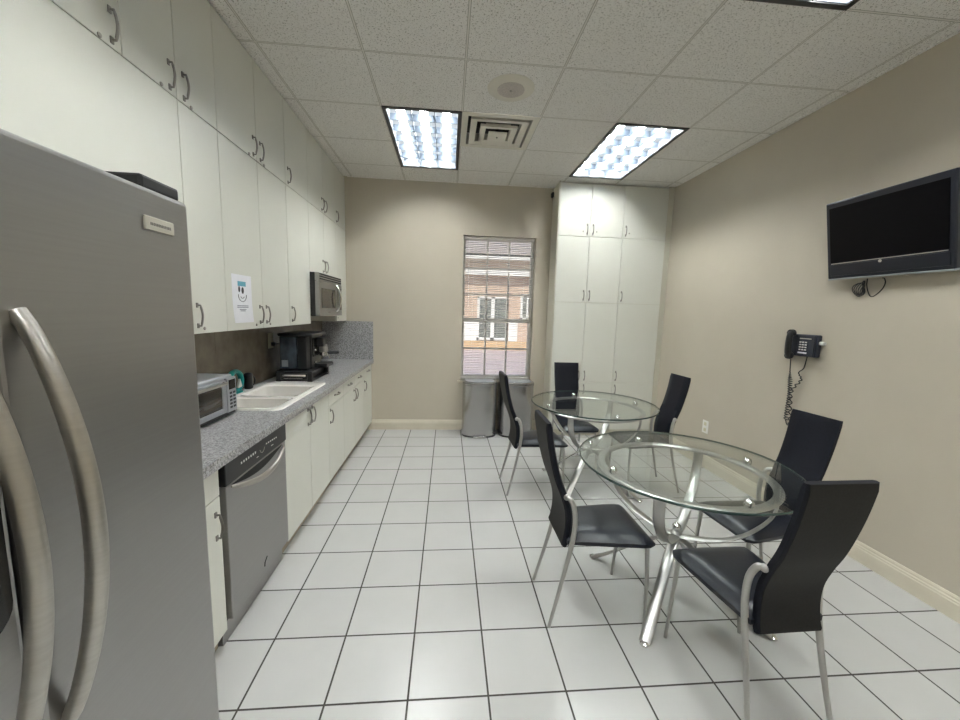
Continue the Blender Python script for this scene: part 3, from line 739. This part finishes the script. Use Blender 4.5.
# ------------------------------------------------------------------ microwave
MXF, MY0, MY1, MZ0, MZ1 = -1.14, 3.557, 4.268, 1.424, 1.812
t = thing('microwave', (-1.3, 3.91, MZ0), 'stainless over-the-counter microwave with bowed handle in the cabinet row', 'microwave')
MB().box(XL, MXF-.04, MY0, MY1, MZ0, MZ1, .003).build('body', 'black matte', t)
g = MB().box(MXF-.04, MXF-.002, MY0, MY1, MZ1-.072, MZ1-.001, .003).build('vent_grille', 'stainless warm', t)
b = MB()
for k in range(3): b.box(MXF-.004, MXF-.0008, MY0+.012, MY1-.012, MZ1-.060+k*.021, MZ1-.048+k*.021)
b.build('louver', 'black matte', g)
d = MB().box(MXF-.04, MXF, MY0, MY1-.17, MZ0, MZ1-.075, .004).build('door', 'stainless warm', t)
MB().box(MXF, MXF+.002, MY0+.055, MY1-.245, MZ0+.075, MZ1-.135, .004).build('window', 'oven window', d)
cp = MB().box(MXF-.04, MXF, MY1-.168, MY1, MZ0, MZ1-.075, .004).build('control_panel', 'stainless warm', t)
MB().box(MXF, MXF+.002, MY1-.150, MY1-.018, MZ0+.060, MZ1-.110, .003).build('keypad', 'dark glass', cp)
pts = arcpts(lambda s: (MXF+.046*math.sin(PI*s)**.6, MY1-.205+.0*s, MZ0+.045+.255*s), 20)
MB().tube(pts, .011, 10).build('handle', 'chrome', d)
b = MB()
for k in range(4): b.box(MXF, MXF+.001, 3.80+k*.018, 3.812+k*.018, MZ0+.030, MZ0+.040)
b.build('lettering', 'badge print', d)

# ================================================================== tall cabinets in the corner
PY, PZ = 4.50, [.085, .682, 1.648, 2.408, 3.002]
PXS = [1.258, 1.634, 2.030, 2.560]
def tall(x0, x1, cols, label, fillers):
    r = thing('tall_cabinet', ((x0+x1)/2, YB, 0), label, 'cabinet', 'tall storage cabinets in the corner')
    MB().box(x0, x1, PY+.019, YB, PZ[0], PZ[-1]).build('carcass', 'cabinet carcass', r)
    MB().box(x0, x1, PY+.06, YB, 0, PZ[0]).build('toe_kick', 'cabinet carcass', r)
    for a, b_ in fillers: MB().box(a, b_, PY, PY+.0185, PZ[0], H-.001, .001, 1).build('filler_strip', 'cabinet carcass', r)
    for a, b_, side in cols:
        for k in range(4):
            z0, z1 = PZ[k], PZ[k+1]
            d = MB().box(a+G, b_-G, PY, PY+.018, z0+G, z1-G, .0015, 1).build('door', 'cabinet laminate', r)
            hx = b_-.035 if side == 'r' else a+.035
            hz = z1-.085 if k == 0 else z0+.085
            inst(HM, 'handle', d, (hx, PY, hz), (0, 0, -PI/2))
            if k == 3: inst(LK, 'lock', d, (hx+(-.045 if side == 'r' else .045), PY, z0+.06), (0, 0, -PI/2))
    return r
tall(1.245, PXS[2], [(PXS[0], PXS[1], 'r'), (PXS[1], PXS[2], 'l')], 'tall cream double-door storage cabinet nearer the window', [(1.245, PXS[0]-.001)])
tall(PXS[2]+.0005, XR, [(PXS[2], PXS[3], 'l')], 'tall cream single-door storage cabinet against the right wall', [(PXS[3]+.001, XR)])
t = thing('door_sensor', (1.24, 4.745, 2.93), 'tiny dark sensor high on the side of the tall cabinets', 'sensor')
MB().box(1.222, 1.2450, 4.722, YB, 2.90, 2.955, .004).build('housing', 'black matte', t)
MB().sphere((1.222, 4.745, 2.93), .008, 10).build('lens', 'dark glass', t)

# ================================================================== trash cans
def can(x0, x1, label):
    yb, yf = YB-.045, 4.43; cx_ = (x0+x1)/2; w_ = (x1-x0)/2
    t = thing('trash_can', (cx_, (yb+yf)/2, 0), label, 'trash can', 'steel step trash cans under the window')
    def outline(g=0.):
        out = [(x1+g, yb+g)]; out += [(x0-g, yb+g)]
        for k in range(49):
            a = PI+PI*k/48
            c_, s_ = math.cos(a), math.sin(a)
            e = .72
            out.append((cx_+(w_+g)*math.copysign(abs(c_)**e, c_), yf+.15+(.15+g)*math.copysign(abs(s_)**.85, s_)))
        return out
    MB().prism(outline(.004), 0, .022, .003).build('base', 'black plastic', t)
    b = MB(); b.prism(outline(), .0225, .630); b.smooth = True; b.build('body', 'stainless can', t)
    b = MB(); b.prism(outline(.004), .6305, .655, .003); b.smooth = True; b.build('collar', 'stainless can', t)
    b = MB(); b.prism(outline(.004), .6555, .672, .006); b.smooth = True; l = b.build('lid', 'stainless can', t)
    b = MB(); b.prism(outline(-.03), .6722, .676, .002); b.smooth = True; b.build('lid_plate', 'silver plastic', l)
    MB().box(cx_-.075, cx_+.075, yf-.035, yf+.03, .006, .030, .006).build('pedal', 'stainless can', t)
    return t
can(.196, .606, 'left stainless step trash can under the window')
can(.652, 1.062, 'right stainless step trash can half hidden by the chair back')

# ================================================================== wall things on the right
t = thing('wall_outlet', (XR, 3.57, .41), 'white wall outlet low on the right wall between the chairs', 'outlet')
MB().box(XR-.006, XR, 3.527, 3.613, .345, .475, .003).build('plate', 'white plastic', t)
b = MB()
for z_ in (.38, .44): b.box(XR-.0085, XR-.006, 3.553, 3.587, z_-.017, z_+.017, .002)
b.build('sockets', 'ivory plastic', t)

# television, tilted down on its wall bracket (built upright, then hinged about its lower edge)
tv = thing('television', (2.563, 2.112, 1.785), 'black flat-screen television tilted down on the right wall', 'television')
TW, TH = .332, .492
def tvp(*a, **k): return MB().box(*a, **k)
def tvb(b, name, mat, p=tv):
    o = bpy.data.objects.new(name, b.mesh(name, mat)); COL.objects.link(o); o.parent = p; return o
# local: +Y along the wall, -X towards the room, z up
hs = MB(); hs.box(.0, .052, -TW, TW, 0, TH, .008); tvb(hs, 'housing', 'tv housing')
sc = MB().box(-.003, 0, -TW+.026, TW-.026, .104, TH-.038); sc = tvb(sc, 'screen', 'tv screen')
tvb(MB().box(-.004, 0, -TW+.03, TW-.03, .096, .100), 'screen_lip', 'badge grey')
tvb(MB().box(-.003, 0, -TW+.02, TW-.02, .020, .090, .002), 'speaker_bar', 'tv housing')
tvb(MB().box(-.002, .03, -TW+.004, TW-.004, -.008, 0.001, .002), 'lower_trim', 'silver plastic')
tvb(MB().lathe([(.0, 0), (.009, 0), (.009, .0015), (0, .002)], 16, Matrix.Translation((-.003, .010, .085)) @ Matrix.Rotation(-PI/2, 4, 'Y')), 'emblem', 'badge grey')
tv.rotation_euler = (0, math.radians(-10.3), 0)
t = thing('tv_bracket', (XR, 2.11, 2.03), 'wall bracket behind the television', 'bracket')
MB().box(XR-.012, XR, 1.98, 2.24, 1.90, 2.14).build('plate', 'black matte', t)
# cable bundle
t = thing('cable_bundle', (XR-.02, 2.22, 1.76), 'tangle of black cables hanging under the television', 'cable')
for k in range(5):
    w_ = .014+.016*k; ph = k*.6
    pts = [(XR-.022+.012*math.sin(a*2+ph), 2.262+.006*(k-3)+w_*.42*math.sin(a), 1.762-.085*(1-math.cos(a))*.5-.003*k) for a in [2*PI*q/20 for q in range(20)]]
    MB().tube(pts, .0026, 6, closed=True).build('loop', 'black plastic', t)
MB().tube(smoothpath([(XR-.012, 2.235, 1.775), (XR-.015, 2.230, 1.73), (XR-.02, 2.205, 1.675), (XR-.02, 2.18, 1.663), (XR-.02, 2.14, 1.70), (XR-.02, 2.125, 1.74), (XR-.018, 2.135, 1.768), (XR-.012, 2.15, 1.772)]), .003, 6).build('strand', 'black plastic', t)

# telephone
PXW = XR
t = thing('telephone', (PXW, 2.58, 1.33), 'dark blue wall telephone with coiled cord on the right wall', 'telephone')
bm_ = MB(); bm_.box(PXW-.045, PXW-.0, 2.478, 2.690, 1.245, 1.405, .010, 3)
bd = bm_.build('base', 'phone plastic', t)
MB().box(PXW-.053, PXW-.045, 2.484, 2.618, 1.250, 1.400, .004).build('keypad_plate', 'phone plastic', t)
b = MB()
for i in range(3):
    for k in range(4): b.box(PXW-.056, PXW-.053, 2.585-i*.022, 2.599-i*.022, 1.290+k*.018, 1.299+k*.018)
b.build('keys', 'white plastic', t)
MB().box(PXW-.0545, PXW-.053, 2.535, 2.605, 1.266, 1.277).build('key_strip', 'paper', t)
MB().box(PXW-.0545, PXW-.053, 2.51, 2.60, 1.372, 1.378).build('text_strip', 'badge grey', t)
h = MB()
h.tube(smoothpath([(PXW-.064, 2.655, 1.225), (PXW-.082, 2.655, 1.26), (PXW-.086, 2.655, 1.325), (PXW-.082, 2.655, 1.39), (PXW-.064, 2.655, 1.43)]), .017, 12, flat=1.45, nrm=(1, 0, 0))
for z_ in (1.245, 1.410): h.lathe([(.026, -.022), (.029, 0), (.024, .010)], 20, Matrix.Translation((PXW-.064, 2.655, z_)) @ Matrix.Rotation(PI/2, 4, 'Y'))
hd = h.build('handset', 'black plastic', t)
MB().box(PXW-.03, PXW, 2.445, 2.477, 1.335, 1.36, .006).build('line_jack', 'white plastic', t)
# coiled cord: straight lead, coil down, loop, then back up
cp_ = smoothpath([(PXW-.045, 2.662, 1.215), (PXW-.045, 2.655, 1.12), (PXW-.043, 2.645, 1.04), (PXW-.04, 2.640, .95), (PXW-.035, 2.648, .85), (PXW-.03, 2.655, .745)], 40)
co = []
for i, p in enumerate(cp_):
    u = i/(len(cp_)-1); amp = .012*min(1, max(0, (u-.18)*6)); a = u*2*PI*26
    co.append(p+Vector((amp*math.cos(a), amp*math.sin(a), 0)))
MB().tube(co, .0040, 5).build('coil_cord', 'black plastic', t)
cp2 = smoothpath([(PXW-.03, 2.655, .745), (PXW-.03, 2.640, .715), (PXW-.03, 2.622, .73), (PXW-.03, 2.630, .86), (PXW-.028, 2.636, .98), (PXW-.028, 2.575, 1.07), (PXW-.028, 2.60, 1.12), (PXW-.028, 2.565, 1.16), (PXW-.028, 2.55, 1.244)], 30)
co = []
for i, p in enumerate(cp2):
    u = i/(len(cp2)-1); amp = .010*min(1, max(0, (u-.1)*6))*min(1, max(0, (.75-u)*6)); a = u*2*PI*22
    co.append(p+Vector((amp*math.cos(a)*.6, amp*math.sin(a), 0)))
MB().tube(co, .0040, 5).build('return_cord', 'black plastic', t)

# ================================================================== dining chairs
CG = 'black dining chairs around the glass tables'
def make_chair():
    r = thing('dining_chair', (0, 0, 0), 'chair', 'chair', CG)
    # seat cushion: rounded, narrower at the back
    rows_t, rows_b = [], []
    n, k = 15, 13
    for i in range(n):
        u = i/(n-1); x = -.155+.420*u
        hw = .150+.042*min(1, u*1.15)
        if u > .9: hw -= .018*((u-.9)/.1)**2
        if u < .06: hw -= .006
        rt_, rb_ = [], []
        for j in range(k):
            v = -1+2*j/(k-1); y = hw*v
            ed = max(abs(v)**6, (max(0, u-.55)/.45)**7, (max(0, .25-u)/.25)**6)
            zt = .462+.008*(1-v*v)*(1-(2*u-1)**2)-.030*min(1, ed)
            if u > .8: zt -= .006*((u-.8)/.2)
            rt_.append(Vector((x, y, zt))); rb_.append(Vector((x, y*.985, .412)))
        rows_t.append(rt_); rows_b.append(rb_)
    MB().grid(rows_t, rows_b).build('seat', 'seat leather', r)
    # S-shaped back panel
    prof = smoothpath([(-.165, 0, .388), (-.153, 0, .43), (-.146, 0, .50), (-.152, 0, .57), (-.176, 0, .645), (-.206, 0, .72), (-.232, 0, .81), (-.252, 0, .90), (-.268, 0, 1.0)], 4)
    fr_, bk = [], []
    for i, p in enumerate(prof):
        t_ = (prof[min(i+1, len(prof)-1)]-prof[max(i-1, 0)]).normalized(); nx = Vector((t_.z, 0, -t_.x))
        u = i/(len(prof)-1); hw = .129-.006*math.sin(PI*u)
        th = .015 if 0 < i < len(prof)-1 else .009
        fr_.append([p+nx*th*(1 if abs(v) < .98 else .55)+Vector((0, hw*v, 0)) for v in (-1, -.93, -.5, 0, .5, .93, 1)])
        bk.append([p-nx*th*(1 if abs(v) < .98 else .55)+Vector((0, hw*v, 0)) for v in (-1, -.93, -.5, 0, .5, .93, 1)])
    MB().grid(fr_, [[p for p in q] for q in bk]).build('backrest', 'black leather', r)
    sh = []
    for q in bk[:]:
        sh.append([p for p in q[1:-1]])
    nrm_ = []
    for i, p in enumerate(prof):
        t_ = (prof[min(i+1, len(prof)-1)]-prof[max(i-1, 0)]).normalized(); nrm_.append(Vector((t_.z, 0, -t_.x)))
    outer_ = [[p-nrm_[i]*.0025 for p in q] for i, q in enumerate(sh)]
    MB().grid([[p for p in q] for q in outer_], [[p+nrm_[i]*.001 for p in q] for i, q in enumerate(sh)]).build('back_shell', 'dark back vinyl', r)
    for s in (-1, 1):
        pts = smoothpath([(-.165, s*.125, .640), (-.150, s*.139, .634), (-.132, s*.147, .585), (-.126, s*.148, .51), (-.134, s*.148, .43), (-.155, s*.150, .32), (-.190, s*.156, .17), (-.232, s*.166, .002)], 5)
        k_ = len(pts)
        lg = MB().tube(pts, [.0125 if i < k_*.55 else .0125-.0042*(i-k_*.55)/(k_*.45) for i in range(k_)], 10).build('leg', 'grey leg metal', r)
        MB().sphere((-.166, s*.125, .640), .0150, 12).build('cap', 'silver metal', lg)
    for s in (-1, 1):
        pts = smoothpath([(.232, s*.160, .415), (.238, s*.165, .30), (.240, s*.171, .20), (.236, s*.188, .002)], 5)
        k_ = len(pts)
        MB().tube(pts, [.0115-.0035*i/(k_-1) for i in range(k_)], 10).build('leg', 'grey leg metal', r)
    b = MB()
    b.tube([(.232, -.160, .402), (.232, .160, .402)], .009, 8); b.tube([(-.135, -.146, .402), (-.135, .146, .402)], .009, 8)
    for s in (-1, 1): b.tube([(-.135, s*.12, .402), (.232, s*.12, .402)], .009, 8)
    b.build('seat_frame', 'grey leg metal', r)
    return r
CHAIRS = [  # x, y, facing degrees, label
    (.742, 1.804, 0, 'black dining chair at the left side of the near glass table, seen sideways'),
    (1.240, 1.318, 91, 'black dining chair closest to the camera, its dark back towards us'),
    (1.728, 1.838, 185, 'black dining chair between the near glass table and the right wall'),
    (.735, 3.150, 3, 'black dining chair in front of the trash cans at the far table'),
    (1.250, 3.638, -90, 'black dining chair facing us in front of the tall cabinets'),
    (1.766, 3.136, 182, 'black dining chair at the right side of the far glass table'),
]
ch0 = make_chair()
for i, (x, y, a, lb) in enumerate(CHAIRS):
    o = ch0 if i == 0 else copy_tree(ch0)
    o.location = (x, y, 0); o.rotation_euler = (0, 0, math.radians(a)); o['label'] = lb

# ================================================================== glass tables
def make_table():
    r = thing('dining_table', (0, 0, 0), 'table', 'table', 'round glass dining tables')
    R_, zt = .528, .750
    gt = MB().lathe([(0, zt-.010), (R_-.006, zt-.010), (R_-.006, zt), (0, zt)], 96).build('glass_top', 'table glass', r)
    b = MB(); n = 96
    rows = [[Vector((rr_*math.cos(2*PI*j/n), rr_*math.sin(2*PI*j/n), z_)) for j in range(n+1)] for rr_, z_ in ((R_-.006, zt), (R_-.002, zt), (R_, zt-.003), (R_, zt-.007), (R_-.002, zt-.010), (R_-.006, zt-.010))]
    b.grid(rows); b.build('glass_rim', 'glass edge', gt)
    # flat ring under the glass
    b = MB(); prf = [(.385, .696), (.392, .690), (.420, .690), (.427, .696), (.427, .704), (.420, .710), (.392, .710), (.385, .704), (.385, .696)]
    b.grid([[Vector((rr_*math.cos(2*PI*j/n), rr_*math.sin(2*PI*j/n), z_)) for j in range(n+1)] for rr_, z_ in prf]); b.build('ring', 'silver metal', r)
    for a in (-172, 95, 7, -85):
        a = math.radians(a); MB().sphere((.408*math.cos(a), .408*math.sin(a), .7290), .0215, 18).build('ball_spacer', 'chrome', r)
    P2 = [(-.408, .694), (-.400, .62), (-.378, .565), (-.340, .510), (-.290, .455), (-.220, .405), (-.140, .370), (-.060, .350), (0, .338), (.070, .302), (.155, .243), (.270, .145), (.365, .065), (.446, .010)]
    for k, a in enumerate((-135, -45, 45, 135)):
        ca, sa = math.cos(math.radians(a)), math.sin(math.radians(a))
        pts = smoothpath([(r_*ca, r_*sa, z_) for r_, z_ in P2], 4)
        lg = MB().tube(pts,   .026, 14, flat=.26, nrm=(-sa, ca, 0)).build('leg', 'silver metal', r)
        MB().lathe([(.018, 0), (.020, .003), (.020, .012), (.014, .018)], 20, Matrix.Translation((.448*ca, .448*sa, 0))).build('foot', 'chrome', lg)
    b = MB(); b.sphere((0, 0, .385), .024, 16); b.build('hub_ball', 'chrome', r)
    MB().lathe([(.024, .300), (.028, .315), (.028, .355), (.018, .366)], 20).build('hub', 'silver metal', r)
    return r
t1 = make_table(); t1.location = (1.243, 1.834, 0); t1['label'] = 'round glass table nearer the camera with curved silver legs'
t2 = copy_tree(t1); t2.location = (1.264, 3.151, 0); t2['label'] = 'round glass table farther away, before the tall cabinets'
